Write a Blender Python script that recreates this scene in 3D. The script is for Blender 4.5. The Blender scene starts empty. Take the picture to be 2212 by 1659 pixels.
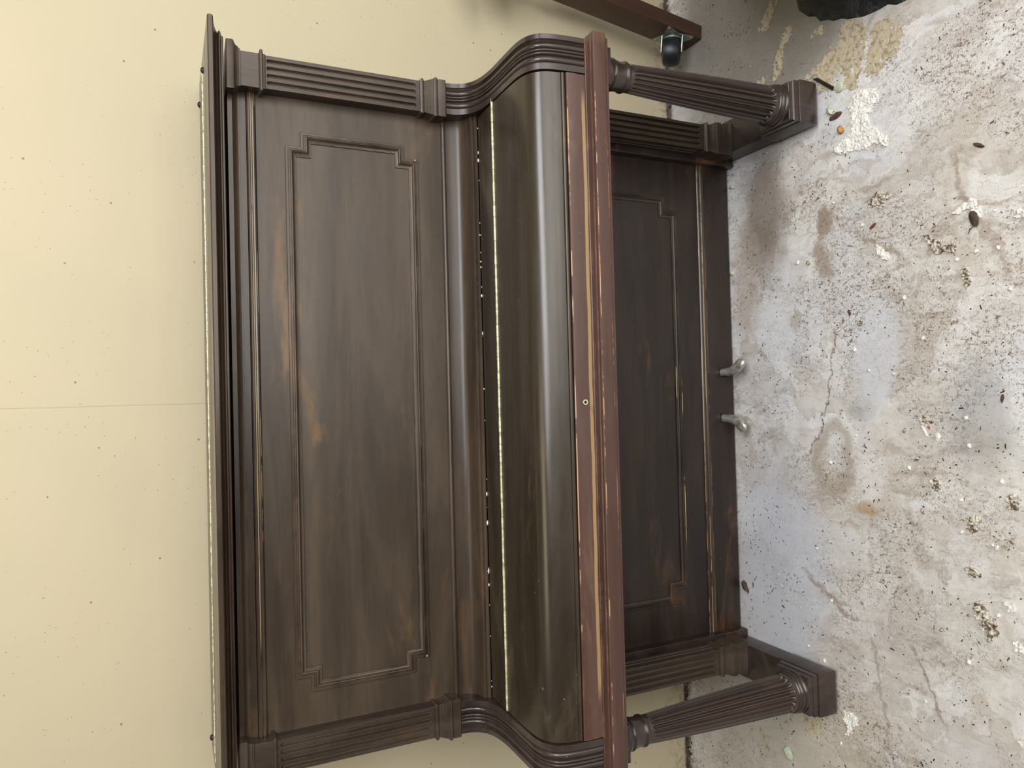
import bpy, bmesh, math, random
from mathutils import Vector, Matrix, noise
random.seed(7)
scene = bpy.context.scene
COL = scene.collection

# ------------------------------------------------------------------ camera
CAM = Vector((0.01971, -1.91787, 1.47))
PITCH, ROLL, YAW, FPX = 0.430273, -0.018651, 0.018236, 1557.43
F = Vector((math.sin(YAW)*math.cos(PITCH), math.cos(YAW)*math.cos(PITCH), -math.sin(PITCH)))
R0 = Vector((math.cos(YAW), -math.sin(YAW), 0)); U0 = R0.cross(F)
RR = R0*math.cos(ROLL) + U0*math.sin(ROLL); UU = -R0*math.sin(ROLL) + U0*math.cos(ROLL)
cd = bpy.data.cameras.new('camera'); cam = bpy.data.objects.new('camera', cd); COL.objects.link(cam)
m3 = Matrix((-UU, RR, -F)).transposed()          # the photo is turned on its side: world up points to the picture's left
cam.matrix_world = Matrix.Translation(CAM) @ m3.to_4x4()
cd.sensor_fit = 'HORIZONTAL'; cd.sensor_width = 36.0; cd.lens = 36.0*FPX/2212.0
cd.clip_start = 0.05; cd.clip_end = 100
scene.camera = cam

# ------------------------------------------------------------------ light
world = bpy.data.worlds.new('world'); scene.world = world; world.use_nodes = True
bg = world.node_tree.nodes['Background']
bg.inputs[0].default_value = (0.98, 0.97, 0.95, 1); bg.inputs[1].default_value = 0.10
def area(name, loc, target, sx, sy, power, col):
    l = bpy.data.lights.new(name, 'AREA'); l.shape = 'RECTANGLE'; l.size = sx; l.size_y = sy
    l.energy = power; l.color = col
    o = bpy.data.objects.new(name, l); COL.objects.link(o); o.location = loc
    o.rotation_euler = (Vector(target)-Vector(loc)).to_track_quat('-Z', 'Y').to_euler()
    return o
area('open_doorway', (1.55, -4.0, 1.35), (1.1, 0.0, 1.10), 3.2, 2.3, 98, (1.0, 0.97, 0.92))      # daylight through the open front
area('roof_light', (1.0, -3.0, 3.3), (0.3, -0.9, 0.0), 2.4, 1.6, 142, (0.985, 0.985, 1.0))
area('ceiling_lamp', (-0.5, -1.2, 3.0), (-0.5, -1.0, 0), 1.4, 0.5, 9, (1.0, 0.86, 0.62))
vs = scene.view_settings
vs.view_transform = 'Standard'; vs.look = 'None'; vs.exposure = 0.0; vs.gamma = 1.0
vs.use_curve_mapping = False

# ------------------------------------------------------------------ node helpers
class NT:
    def __init__(s, name):
        s.m = bpy.data.materials.new(name); s.m.use_nodes = True
        s.t = s.m.node_tree; s.t.nodes.clear()
        s.out = s.n('ShaderNodeOutputMaterial'); s.b = s.n('ShaderNodeBsdfPrincipled')
        s.l(s.b.outputs[0], s.out.inputs[0])
    def n(s, typ, **kw):
        x = s.t.nodes.new(typ)
        for k, v in kw.items(): setattr(x, k, v)
        return x
    def l(s, a, b): s.t.links.new(a, b)
    def set(s, sock, v):
        if hasattr(v, 'is_output') or isinstance(v, bpy.types.NodeSocket): s.l(v, sock)
        elif isinstance(v, (tuple, list)) and len(v) == 3 and sock.type == 'RGBA': sock.default_value = (*v, 1)
        else: sock.default_value = v
    def coord(s): return s.n('ShaderNodeTexCoord').outputs['Object']
    def map(s, vec, scale=(1, 1, 1), rot=(0, 0, 0), loc=(0, 0, 0)):
        x = s.n('ShaderNodeMapping'); s.l(vec, x.inputs[0])
        x.inputs[1].default_value = loc; x.inputs[2].default_value = rot; x.inputs[3].default_value = scale
        return x.outputs[0]
    def noise(s, vec, scale, detail=4, rough=0.55, dist=0.0):
        x = s.n('ShaderNodeTexNoise'); s.l(vec, x.inputs['Vector'])
        x.inputs['Scale'].default_value = scale; x.inputs['Detail'].default_value = detail
        x.inputs['Roughness'].default_value = rough; x.inputs['Distortion'].default_value = dist
        return x.outputs['Fac']
    def voro(s, vec, scale, feature='F1'):
        x = s.n('ShaderNodeTexVoronoi', feature=feature); s.l(vec, x.inputs['Vector']); x.inputs['Scale'].default_value = scale
        return x.outputs['Distance']
    def ss(s, v, a, b, lo=0.0, hi=1.0):
        x = s.n('ShaderNodeMapRange', interpolation_type='SMOOTHSTEP'); s.l(v, x.inputs[0])
        x.inputs[1].default_value = a; x.inputs[2].default_value = b; x.inputs[3].default_value = lo; x.inputs[4].default_value = hi
        return x.outputs[0]
    def math(s, op, a, b=0.5, clamp=False):
        x = s.n('ShaderNodeMath', operation=op, use_clamp=clamp); s.set(x.inputs[0], a); s.set(x.inputs[1], b); return x.outputs[0]
    def mul(s, a, b): return s.math('MULTIPLY', a, b)
    def mix(s, f, a, b, mode='MIX'):
        x = s.n('ShaderNodeMix', data_type='RGBA', blend_type=mode)
        s.set(x.inputs[0], f); s.set(x.inputs[6], a); s.set(x.inputs[7], b); return x.outputs[2]
    def bump(s, h, strength=0.3, dist=0.002, normal=None):
        x = s.n('ShaderNodeBump'); s.l(h, x.inputs['Height']); x.inputs['Strength'].default_value = strength
        x.inputs['Distance'].default_value = dist
        if normal is not None: s.l(normal, x.inputs['Normal'])
        s.l(x.outputs[0], s.b.inputs['Normal']); return x.outputs[0]
    def sep(s, vec):
        x = s.n('ShaderNodeSeparateXYZ'); s.l(vec, x.inputs[0]); return x.outputs
    def done(s, col, rough=0.5, metal=0.0, spec=0.5):
        s.set(s.b.inputs['Base Color'], col); s.set(s.b.inputs['Roughness'], rough)
        s.set(s.b.inputs['Metallic'], metal); s.set(s.b.inputs['Specular IOR Level'], spec)
        return s.m
    def edge(s, radius=0.002, a=0.02, b=0.16):
        bv = s.n('ShaderNodeBevel', samples=4); bv.inputs[0].default_value = radius
        g = s.n('ShaderNodeNewGeometry')
        d = s.n('ShaderNodeVectorMath', operation='DOT_PRODUCT'); s.l(bv.outputs[0], d.inputs[0]); s.l(g.outputs['Normal'], d.inputs[1])
        return s.ss(s.math('SUBTRACT', 1.0, d.outputs['Value']), a, b)

def wood(name, dark, light, patch, axis='X', rough=(0.3, 0.48), wear=0.5, wearcol=(0.30, 0.15, 0.07), patch_amt=0.5, scratch=0.5, edge_r=0.002, stripes=(), spec=0.45):
    t = NT(name); c = t.coord()
    sc = {'X': (0.12, 1, 1), 'Z': (1, 1, 0.12), 'Y': (1, 0.12, 1)}[axis]
    g = t.map(c, sc)
    grain = t.noise(g, 70, 6, 0.6, 0.3)
    broad = t.noise(g, 9, 4, 0.6, 0.6)
    blot = t.noise(c, 3.2, 4, 0.6, 0.8)
    pt = t.noise(t.map(c, {'X': (0.35, 1, 1), 'Z': (1, 1, 0.35), 'Y': (1, .35, 1)}[axis]), 7, 5, 0.62, 1.0)
    col = t.mix(t.ss(broad, 0.3, 0.7), dark, light)
    col = t.mix(t.mul(t.ss(grain, 0.45, 0.75), 0.35), col, tuple(x*0.55 for x in dark))
    col = t.mix(t.mul(t.ss(pt, 0.55, 0.74), patch_amt), col, patch)
    # fine scratches and flecks of bare wood
    s1 = t.ss(t.noise(t.map(c, (6, 6, 40), (0.4, 0.3, 0.9)), 14, 3, 0.5), 0.73, 0.78)
    s2 = t.ss(t.noise(c, 150, 2, 0.5), 0.76, 0.80)
    fleck = t.mul(t.math('MAXIMUM', s1, s2), t.mul(t.ss(blot, 0.5, 0.66), scratch))
    col = t.mix(fleck, col, (0.42, 0.30, 0.20))
    if wear > 0:
        e = t.mul(t.edge(edge_r), t.mul(t.ss(t.noise(c, 14, 5, 0.7), 0.42, 0.62), wear))
        col = t.mix(e, col, wearcol)
    for z0, wz, x0, x1, sc_, thr in stripes:      # edges rubbed down to bare wood
        x, y, z = t.sep(c)
        wob = t.mul(t.math('SUBTRACT', t.noise(t.map(c, (1, 0, 0), loc=(z0*50, 0, 0)), 5, 4, 0.6), 0.5), wz*1.6)
        dzz = t.math('ABSOLUTE', t.math('SUBTRACT', t.math('SUBTRACT', z, z0), wob))
        f = t.mul(t.ss(dzz, wz, wz*0.55), t.mul(t.ss(x, x0, x0+0.06), t.ss(x, x1, x1-0.06)))
        f = t.mul(f, t.ss(t.noise(t.map(c, (1, 1, 1), loc=(z0*90, 0, 0)), 6, 5, 0.7), thr, thr+0.08))
        col = t.mix(t.mul(f, 0.95), col, sc_)
    r = t.ss(t.noise(g, 12, 5, 0.65), 0.3, 0.7, rough[0], rough[1])
    t.bump(grain, 0.06, 0.001)
    return t.done(col, r, 0, spec)

# ------------------------------------------------------------------ materials
M = {}
DK = (0.030, 0.0198, 0.0132); LT = (0.066, 0.0455, 0.0305); PT = (0.135, 0.074, 0.034)
YB = (0.70, 0.52, 0.24); OB = (0.45, 0.22, 0.10)
M['wood'] = wood('dark_wood', DK, LT, PT, 'X', rough=(0.24, 0.40), wear=0.42, wearcol=(0.27, 0.18, 0.11))
M['woodz'] = wood('dark_wood_upright', DK, (0.068, 0.050, 0.036), PT, 'Z', rough=(0.24, 0.40), patch_amt=0.3, wear=0.42, wearcol=(0.27, 0.19, 0.12))
M['panel'] = wood('panel_wood', (0.030, 0.0200, 0.0120), (0.070, 0.049, 0.031), (0.165, 0.088, 0.034), 'X', rough=(0.32, 0.46), wear=0.0, patch_amt=0.8, scratch=0.3)
M['gloss'] = wood('polished_wood', (0.021, 0.0148, 0.0085), (0.045, 0.0335, 0.0205), (0.125, 0.092, 0.056), 'X', rough=(0.20, 0.36), wear=0.2, patch_amt=0.45, scratch=0.9, spec=0.6)
M['lower'] = wood('lower_panel_wood', (0.014, 0.009, 0.007), (0.032, 0.020, 0.014), (0.115, 0.054, 0.022), 'X', rough=(0.28, 0.46), wear=0.2, patch_amt=0.9, scratch=0.7, wearcol=(0.45, 0.33, 0.17),
      stripes=((.1948, .0011, -.42, .10, YB, .46), (.2125, .0008, -.05, .12, YB, .45)))
M['red'] = wood('red_brown_wood', (0.055, 0.026, 0.019), (0.095, 0.050, 0.038), (0.19, 0.115, 0.055), 'X', rough=(0.26, 0.40), wear=0.5, wearcol=(0.52, 0.25, 0.12), patch_amt=0.7, scratch=1.0, edge_r=0.002,
      stripes=((.7055, .0048, -.62, .66, (0.30, 0.20, 0.085), .30), (.7422, .0009, -.6, .66, (.55, .34, .18), .46), (.6858, .0011, -.75, .75, (.52, .29, .15), .48), (.6588, .0010, -.75, .75, OB, .50)))
M['worn'] = wood('worn_moulding_wood', DK, LT, PT, 'X', rough=(0.24, 0.40), wear=0.2, wearcol=(0.62, 0.45, 0.2),
      stripes=((1.3262, .0012, -.52, .72, YB, .30), (1.3180, .0008, -.30, .72, YB, .48), (.1105, .0008, -.70, .70, (.34, .22, .11), .50), (.0975, .0008, -.70, .45, (.42, .30, .16), .46), (.1215, .0007, -.70, .70, (.30, .19, .10), .50)))
M['columnwood'] = wood('column_wood', (0.022, 0.0145, 0.012), (0.050, 0.034, 0.028), (0.095, 0.060, 0.044), 'Z', rough=(0.20, 0.36), spec=0.6, wear=0.12, wearcol=(0.40, 0.19, 0.10), patch_amt=0.5, scratch=1.0)
M['lidwood'] = wood('lid_wood', DK, LT, PT, 'X', rough=(0.2, 0.34), wear=0.25)
t = NT('inside_black'); M['black'] = t.done((0.004, 0.004, 0.004), 0.9)
t = NT('hinge_brass'); c = t.coord()
n1 = t.ss(t.noise(t.map(c, (1, 0.3, 0.3)), 90, 3), 0.35, 0.65)
M['brass'] = t.done(t.mix(n1, (0.42, 0.40, 0.22), (0.76, 0.74, 0.50)), 0.42, 0.25)
t = NT('pedal_metal'); c = t.coord()
n1 = t.ss(t.noise(c, 60, 5, 0.6), 0.45, 0.65)
M['nickel'] = t.done(t.mix(n1, (0.50, 0.48, 0.43), (0.28, 0.24, 0.19)), 0.36, 0.6)
t = NT('caster_steel'); M['steel'] = t.done((0.32, 0.34, 0.31), 0.42, 0.7)
t = NT('caster_rubber'); M['rubber'] = t.done((0.012, 0.014, 0.017), 0.42)
t = NT('knob_black'); M['knob'] = t.done((0.008, 0.008, 0.009), 0.5)
M['dolly'] = wood('dolly_wood', (0.060, 0.030, 0.018), (0.095, 0.048, 0.028), (0.12, 0.065, 0.04), 'Z', rough=(0.45, 0.6), wear=0.3)
t = NT('black_plastic'); c = t.coord()
t.bump(t.noise(c, 26, 6, 0.65, 1.2), 0.7, 0.02)
M['plastic'] = t.done((0.010, 0.012, 0.015), 0.33)

# wall paint: cream, with tiny pits, trowel dents, a vertical joint and dirt along the foot
t = NT('cream_wall_paint'); c = t.coord(); x, y, z = t.sep(c)
big = t.noise(c, 1.3, 3, 0.5)
col = t.mix(t.ss(big, 0.35, 0.65), (0.485, 0.430, 0.290), (0.520, 0.450, 0.306))
pits = t.math('MULTIPLY', t.ss(t.voro(c, 24), 0.075, 0.045), t.ss(t.noise(c, 9, 2), 0.49, 0.53))
pits2 = t.math('MULTIPLY', t.ss(t.voro(c, 62), 0.085, 0.045), t.ss(t.noise(c, 5, 2), 0.46, 0.56))
pit = t.math('MAXIMUM', pits, pits2)
jw = t.noise(t.map(c, (0, 0, 1)), 3, 2)
jx = t.math('ABSOLUTE', t.math('SUBTRACT', x, t.math('ADD', 0.02, t.mul(t.math('SUBTRACT', jw, 0.5), 0.008))))
joint = t.ss(jx, 0.0018, 0.0004)
col = t.mix(t.mul(pit, 0.75), col, (0.16, 0.13, 0.09))
col = t.mix(t.mul(joint, 0.22), col, (0.34, 0.29, 0.20))
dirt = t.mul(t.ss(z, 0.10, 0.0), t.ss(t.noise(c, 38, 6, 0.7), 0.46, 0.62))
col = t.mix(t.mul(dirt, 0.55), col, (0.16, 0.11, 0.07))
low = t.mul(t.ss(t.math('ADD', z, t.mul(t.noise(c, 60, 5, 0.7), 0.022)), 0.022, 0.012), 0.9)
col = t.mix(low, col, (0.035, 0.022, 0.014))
h = t.math('SUBTRACT', t.mul(t.noise(c, 22, 5, 0.6), 0.5), t.math('ADD', t.mul(pit, 1.4), t.mul(joint, 0.8)))
t.bump(h, 0.35, 0.004)
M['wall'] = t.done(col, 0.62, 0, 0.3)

# floor: worn concrete, grey-white with beige and lilac films, brown dirt, stains and scratches
t = NT('stained_concrete'); c = t.coord(); x, y, z = t.sep(c)
wv = t.n('ShaderNodeVectorMath', operation='ADD')
nz = t.n('ShaderNodeTexNoise'); t.l(c, nz.inputs['Vector']); nz.inputs['Scale'].default_value = 5; nz.inputs['Detail'].default_value = 4
sc_ = t.n('ShaderNodeVectorMath', operation='SCALE'); t.l(nz.outputs['Color'], sc_.inputs[0]); sc_.inputs['Scale'].default_value = 0.12
t.l(c, wv.inputs[0]); t.l(sc_.outputs[0], wv.inputs[1]); w = wv.outputs[0]
wv2 = t.n('ShaderNodeVectorMath', operation='ADD')
nz2 = t.n('ShaderNodeTexNoise'); t.l(c, nz2.inputs['Vector']); nz2.inputs['Scale'].default_value = 34; nz2.inputs['Detail'].default_value = 6; nz2.inputs['Roughness'].default_value = 0.65
sc2 = t.n('ShaderNodeVectorMath', operation='SCALE'); t.l(nz2.outputs['Color'], sc2.inputs[0]); sc2.inputs['Scale'].default_value = 0.05
t.l(w, wv2.inputs[0]); t.l(sc2.outputs[0], wv2.inputs[1]); w2 = wv2.outputs[0]
A = t.noise(w, 1.9, 5, 0.6, 0.4)
col = t.mix(t.ss(A, 0.36, 0.64), (0.61, 0.57, 0.505), (0.67, 0.675, 0.695))
B = t.noise(w2, 6.5, 8, 0.66, 0.6)
col = t.mix(t.mul(t.ss(B, 0.46, 0.64), 0.8), col, (0.77, 0.76, 0.735))
mott = t.noise(w2, 30, 8, 0.7)
col = t.mix(t.mul(t.ss(mott, 0.46, 0.64), 0.30), col, (0.45, 0.385, 0.30))
# thin brown film with sharp dried edges
Cn = t.noise(t.map(w2, (1, 1, 1), (0, 0, 0), (3.1, 1.7, 0)), 3.6, 7, 0.6, 0.3)
film = t.ss(Cn, 0.55, 0.568)
rim = t.mul(t.ss(Cn, 0.543, 0.553), t.ss(Cn, 0.572, 0.558))
col = t.mix(t.mul(film, 0.32), col, (0.43, 0.365, 0.285))
col = t.mix(t.mul(rim, 0.25), col, (0.22, 0.165, 0.115))
# scuffed dirt: streaky smears
st = t.noise(t.map(w2, (9, 1.6, 1), (0, 0, 0.7)), 5, 8, 0.72)
stm = t.noise(t.map(w, (1, 1, 1), (0, 0, 0), (7, 2, 0)), 3.0, 4, 0.6)
col = t.mix(t.mul(t.mul(t.ss(st, 0.49, 0.64), t.ss(stm, 0.42, 0.62)), 0.55), col, (0.28, 0.21, 0.15))
st2 = t.noise(t.map(w2, (26, 2.5, 1), (0, 0, 0.55)), 5, 5, 0.7)
col = t.mix(t.mul(t.ss(st2, 0.52, 0.68), 0.35), col, (0.33, 0.275, 0.215))
col = t.mix(t.mul(t.ss(st2, 0.46, 0.34), 0.30), col, (0.80, 0.80, 0.80))
dp = t.noise(t.map(w2, (1, 1, 1), (0, 0, 0), (1, 5, 0)), 4.2, 6, 0.65)
fine = t.noise(c, 105, 8, 0.78, 0.6)
sp = t.mul(t.ss(fine, 0.53, 0.60), t.ss(dp, 0.42, 0.62))
col = t.mix(t.mul(sp, 0.85), col, (0.19, 0.135, 0.095))
fine3 = t.noise(t.map(c, (1.8, 1, 1), (0, 0, 0.8), (2, 3, 0)), 62, 5, 0.68, 0.8)
col = t.mix(t.mul(t.mul(t.ss(fine3, 0.57, 0.62), t.ss(dp, 0.44, 0.60)), 0.8), col, (0.17, 0.12, 0.085))
fine2 = t.noise(t.map(c, (1, 1.9, 1), (0, 0, 0.5), (4, 9, 0)), 190, 4, 0.7)
col = t.mix(t.mul(t.mul(t.ss(fine2, 0.565, 0.63), t.ss(dp, 0.38, 0.60)), 0.9), col, (0.07, 0.045, 0.03))
def spot(cx, cy, r0, r1, colr, amt, sx=1.0, sy=1.0, rot=0.0, ring=None):
    global col
    v = t.map(w2, (1, 1, 1), (0, 0, 0), (-cx-0.085, -cy-0.085, 0))
    v = t.map(v, (1/sx, 1/sy, 0), (0, 0, rot))
    ln = t.n('ShaderNodeVectorMath', operation='LENGTH'); t.l(v, ln.inputs[0]); d = ln.outputs['Value']
    f = t.ss(d, r1, r0)
    if ring: f = t.mul(f, t.ss(d, ring[0], ring[1]))
    col = t.mix(t.mul(f, amt), col, colr)
spot(-.151, -.615, .055, .075, (0.33, 0.27, 0.20), .6, 1.5, 1.0, 0, (.02, .05))
spot(-.031, -.705, .012, .045, (0.26, 0.25, 0.235), .45, 1.0, 1.5, .5)
spot(-.262, -.707, .012, .03, (0.40, 0.24, 0.09), .6, 1.0, 1.3, .4)
spot(.43, -.62, .014, .03, (0.25, 0.185, 0.13), .8, 1.7, 1.0)
spot(.342, -.609, .016, .036, (0.28, 0.20, 0.14), .7, 1.9, 1.0)
spot(.219, -.514, .02, .024, (0.40, 0.36, 0.30), .6, 1.3, 1.0)
spot(.52, -.40, .04, .13, (0.14, 0.10, 0.065), .75, 2.0, 1.0)
spot(.30, -.33, .02, .07, (0.34, 0.26, 0.18), .55, 3.4, 1.0)
spot(-.05, -.98, .03, .10, (0.27, 0.26, 0.245), .5, 1.6, 1.0)
spot(-.469, -.437, .10, .22, (0.53, 0.555, 0.615), .65, 1.7, 1.0)
spot(.08, -.74, .05, .10, (0.66, 0.675, 0.71), .6, 1.7, .7)
spot(-.70, -.36, .05, .18, (0.55, 0.565, 0.61), .5, 1.5, 1.0)
spot(1.08, -.40, .27, .45, (0.185, 0.168, 0.142), .85, 1.0, 1.0)  # darker dirty concrete at the back right, with the shade there painted in too
spot(-1.0, -.35, .1, .34, (0.36, 0.33, 0.27), .6, 1.2, 1.2)
# long scratch and a curved drag mark
def scratch(x0, y0, x1, y1, wd, colr, amt):
    global col
    L = math.hypot(x1-x0, y1-y0); a = math.atan2(y1-y0, x1-x0)
    v = t.map(w2, (1, 1, 1), (0, 0, 0), (-(x0+x1)/2-0.085, -(y0+y1)/2-0.085, 0)); v = t.map(v, (1, 1, 1), (0, 0, -a))
    sx, sy, sz = t.sep(v)
    f = t.mul(t.ss(t.math('ABSOLUTE', sy), wd, wd*0.3), t.ss(t.math('ABSOLUTE', sx), L/2, L/2*0.8))
    col = t.mix(t.mul(t.mul(f, t.ss(fine, 0.36, 0.5)), amt), col, colr)
scratch(.169, -.655, -.192, -.528, .0035, (0.17, 0.11, 0.07), .8)
scratch(-.46, -.53, -.54, -.70, .012, (0.25, 0.185, 0.13), .7)
scratch(-.55, -.72, -.95, -.76, .006, (0.32, 0.27, 0.22), .7)
scratch(-.55, -.80, -.72, -.88, .006, (0.25, 0.19, 0.14), .7)
scratch(.50, -.93, .22, -1.06, .012, (0.28, 0.2, 0.14), .6)
scratch(.40, -.70, .30, -.82, .010, (0.28, 0.21, 0.15), .6)
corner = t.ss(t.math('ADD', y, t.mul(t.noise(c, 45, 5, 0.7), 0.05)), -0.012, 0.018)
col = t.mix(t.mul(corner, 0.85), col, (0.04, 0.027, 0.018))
t.bump(t.math('ADD', t.mul(B, 0.6), t.mul(fine, 0.35)), 0.28, 0.004)
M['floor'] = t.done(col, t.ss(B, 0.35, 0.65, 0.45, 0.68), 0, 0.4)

def chalk(name, a, b, rough=0.8, bump=0.6, scale=60, lo=.40):
    t = NT(name); c = t.coord(); n1 = t.noise(c, scale, 6, 0.7, 0.4)
    t.bump(n1, bump, 0.004); return t.done(t.mix(t.ss(n1, lo, lo+.14), b, a), rough, 0, 0.3)
M['plaster'] = chalk('white_plaster', (0.86, 0.84, 0.78), (0.50, 0.43, 0.33), scale=75, lo=.32, bump=1.0)
M['dirtyplaster'] = chalk('dirty_plaster', (0.72, 0.67, 0.56), (0.13, 0.085, 0.055), scale=95, lo=.42, bump=1.0)
M['tan'] = chalk('tan_paint_film', (0.54, 0.465, 0.33), (0.30, 0.245, 0.165), scale=70, lo=.38, bump=1.0)
M['green'] = chalk('pale_green_paint', (0.52, 0.56, 0.42), (0.40, 0.45, 0.33), 0.6, 0.5, 120)
M['bark'] = chalk('brown_bark', (0.11, 0.06, 0.04), (0.06, 0.033, 0.022), 0.7, 0.6, 90)
M['rust'] = chalk('reddish_leaf', (0.20, 0.07, 0.035), (0.10, 0.035, 0.02), 0.6, 0.4, 90)
M['darkwood'] = chalk('dark_splinter', (0.020, 0.012, 0.012), (0.010, 0.007, 0.007), 0.5, 0.3, 90)
M['nut'] = chalk('orange_nutshell', (0.50, 0.28, 0.09), (0.22, 0.10, 0.03), 0.5, 0.4, 160)
M['leaf'] = chalk('brown_leaf', (0.075, 0.045, 0.035), (0.042, 0.026, 0.022), 0.6, 0.4, 130)
t = NT('red_plastic'); M['redbit'] = t.done((0.5, 0.03, 0.03), 0.5)
t = NT('dirt_grains'); g = t.n('ShaderNodeNewGeometry'); r = g.outputs['Random Per Island']
col = t.mix(t.ss(r, 0.0, 0.7), (0.035, 0.02, 0.013), (0.12, 0.075, 0.05)); col = t.mix(t.ss(r, 0.9, 0.93), col, (0.66, 0.62, 0.54))
M['grains'] = t.done(col, 0.8, 0, 0.2)

# ------------------------------------------------------------------ mesh helpers
def finish(name, verts, faces, mat, parent=None, angle=32, loc=None):
    me = bpy.data.meshes.new(name); me.from_pydata([tuple(v) for v in verts], [], faces)
    bm = bmesh.new(); bm.from_mesh(me); bmesh.ops.recalc_face_normals(bm, faces=bm.faces); bm.to_mesh(me); bm.free()
    if angle:
        me.polygons.foreach_set('use_smooth', [True]*len(me.polygons)); me.set_sharp_from_angle(angle=math.radians(angle))
    me.materials.append(M[mat] if isinstance(mat, str) else mat); me.update()
    o = bpy.data.objects.new(name, me); COL.objects.link(o)
    if parent is not None: o.parent = parent
    if loc is not None: o.location = loc
    return o
ORG = Vector((0, -0.33, 0))
def loc_(vs): return [(v[0]-ORG.x, v[1]-ORG.y, v[2]-ORG.z) for v in vs]
def tag(o, label=None, cat=None, group=None, kind=None):
    if label: o['label'] = label
    if cat: o['category'] = cat
    if group: o['group'] = group
    if kind: o['kind'] = kind
    return o
def bm_obj(name, bm, mat, parent=None, angle=32, loc=None):
    bm.verts.index_update()
    vs = [v.co.copy() for v in bm.verts]; fs = [[v.index for v in f.verts] for f in bm.faces]; bm.free()
    return finish(name, vs, fs, mat, parent, angle, loc)
def box_bm(x0, x1, y0, y1, z0, z1, bev=0.0015, seg=2):
    bm = bmesh.new(); bmesh.ops.create_cube(bm, size=1)
    for v in bm.verts: v.co = Vector(((x0+x1)/2+v.co.x*(x1-x0), (y0+y1)/2+v.co.y*(y1-y0), (z0+z1)/2+v.co.z*(z1-z0)))
    if bev > 0: bmesh.ops.bevel(bm, geom=bm.edges[:], offset=bev, segments=seg, affect='EDGES', profile=0.6)
    return bm
def box(name, x0, x1, y0, y1, z0, z1, mat, parent, bev=0.0015, seg=2):
    bm = box_bm(min(x0, x1), max(x0, x1), y0, y1, z0, z1, bev, seg)
    for v in bm.verts: v.co -= ORG
    return bm_obj(name, bm, mat, parent)
def extr(name, prof, x0, x1, mat, parent, angle=32):      # closed (y,z) outline pulled along X
    n = len(prof); vs = [(x0, y, z) for y, z in prof] + [(x1, y, z) for y, z in prof]
    fs = [[i, (i+1) % n, n+(i+1) % n, n+i] for i in range(n)] + [list(range(n)), list(range(n, 2*n))]
    return finish(name, loc_(vs), fs, mat, parent, angle)
def ring(name, x0, x1, y0, y1, prof, mat, parent, shear=0.0, ys=0.0, angle=32):   # mitred moulding round a rectangle
    x0, x1 = min(x0, x1), max(x0, x1); vs = []; fs = []
    for e, z in prof:
        for px, py in ((x0-e, y0-e), (x1+e, y0-e), (x1+e, y1+e), (x0-e, y1+e)): vs.append((px, py, z+(py-ys)*shear))
    k = len(prof)
    for i in range(k-1):
        for j in range(4): fs.append([i*4+j, i*4+(j+1) % 4, (i+1)*4+(j+1) % 4, (i+1)*4+j])
    fs += [[0, 1, 2, 3], [(k-1)*4+j for j in range(4)]]
    return finish(name, loc_(vs), fs, mat, parent, angle)
def frame(name, poly, prof, yb, mat, parent):               # mitred picture moulding on a plane y=yb, poly (x,z) counter-clockwise
    n = len(poly); vs = []; fs = []
    def nrm(a, b):
        d = Vector((b[0]-a[0], b[1]-a[1])); d.normalize(); return Vector((-d.y, d.x))
    offs = []
    for i in range(n):
        na = nrm(poly[i-1], poly[i]); nb = nrm(poly[i], poly[(i+1) % n]); offs.append(na+nb)
    for d, h in prof:
        for i in range(n): vs.append((poly[i][0]+offs[i].x*d, yb-h, poly[i][1]+offs[i].y*d))
    for k in range(len(prof)-1):
        for i in range(n): fs.append([k*n+i, k*n+(i+1) % n, (k+1)*n+(i+1) % n, (k+1)*n+i])
    return finish(name, loc_(vs), fs, mat, parent, 30)
def fluted(name, x0, x1, yf, yb, z0, z1, fz0, fz1, nf, mat, parent, fw=0.0088, fd=0.0068, margin=0.012):
    x0, x1 = min(x0, x1), max(x0, x1); W = x1-x0
    cs = [x0+margin+(W-2*margin)*(i/(nf-1)) for i in range(nf)]
    xs = {x0, x1}
    for c in cs:
        for j in range(-6, 7): xs.add(round(c+j/6*fw/2, 6))
    xs = sorted(xs)
    zs = {z0, z1}
    for j in range(0, 9):
        zs.add(round(fz0+j/8*fw/2, 6)); zs.add(round(fz1-j/8*fw/2, 6))
    for j in range(1, 12): zs.add(round(fz0+(fz1-fz0)*j/12, 6))
    zs = sorted(zs); vs = []; fs = []
    for z in zs:
        for x in xs:
            d = 0.0
            dz = max(0.0, z-(fz1-fw/2), (fz0+fw/2)-z)/(fw/2)
            for c in cs:
                r = math.hypot((x-c)/(fw/2), dz)
                if r < 1: d = fd*(1-r*r)
            vs.append((x, yf+d, z))
    nx, nzz = len(xs), len(zs)
    for i in range(nzz-1):
        for j in range(nx-1): fs.append([i*nx+j, i*nx+j+1, (i+1)*nx+j+1, (i+1)*nx+j])
    b = len(vs); vs += [(x0, yb, z0), (x1, yb, z0), (x1, yb, z1), (x0, yb, z1)]
    fs += [[b, b+1, b+2, b+3], [b]+[i*nx for i in range(nzz)]+[b+3], [b+1]+[i*nx+nx-1 for i in range(nzz)]+[b+2],
           [b]+list(range(nx))+[b+1], [b+3]+[(nzz-1)*nx+j for j in range(nx)]+[b+2]]
    return finish(name, loc_(vs), fs, mat, parent, 40)
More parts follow.
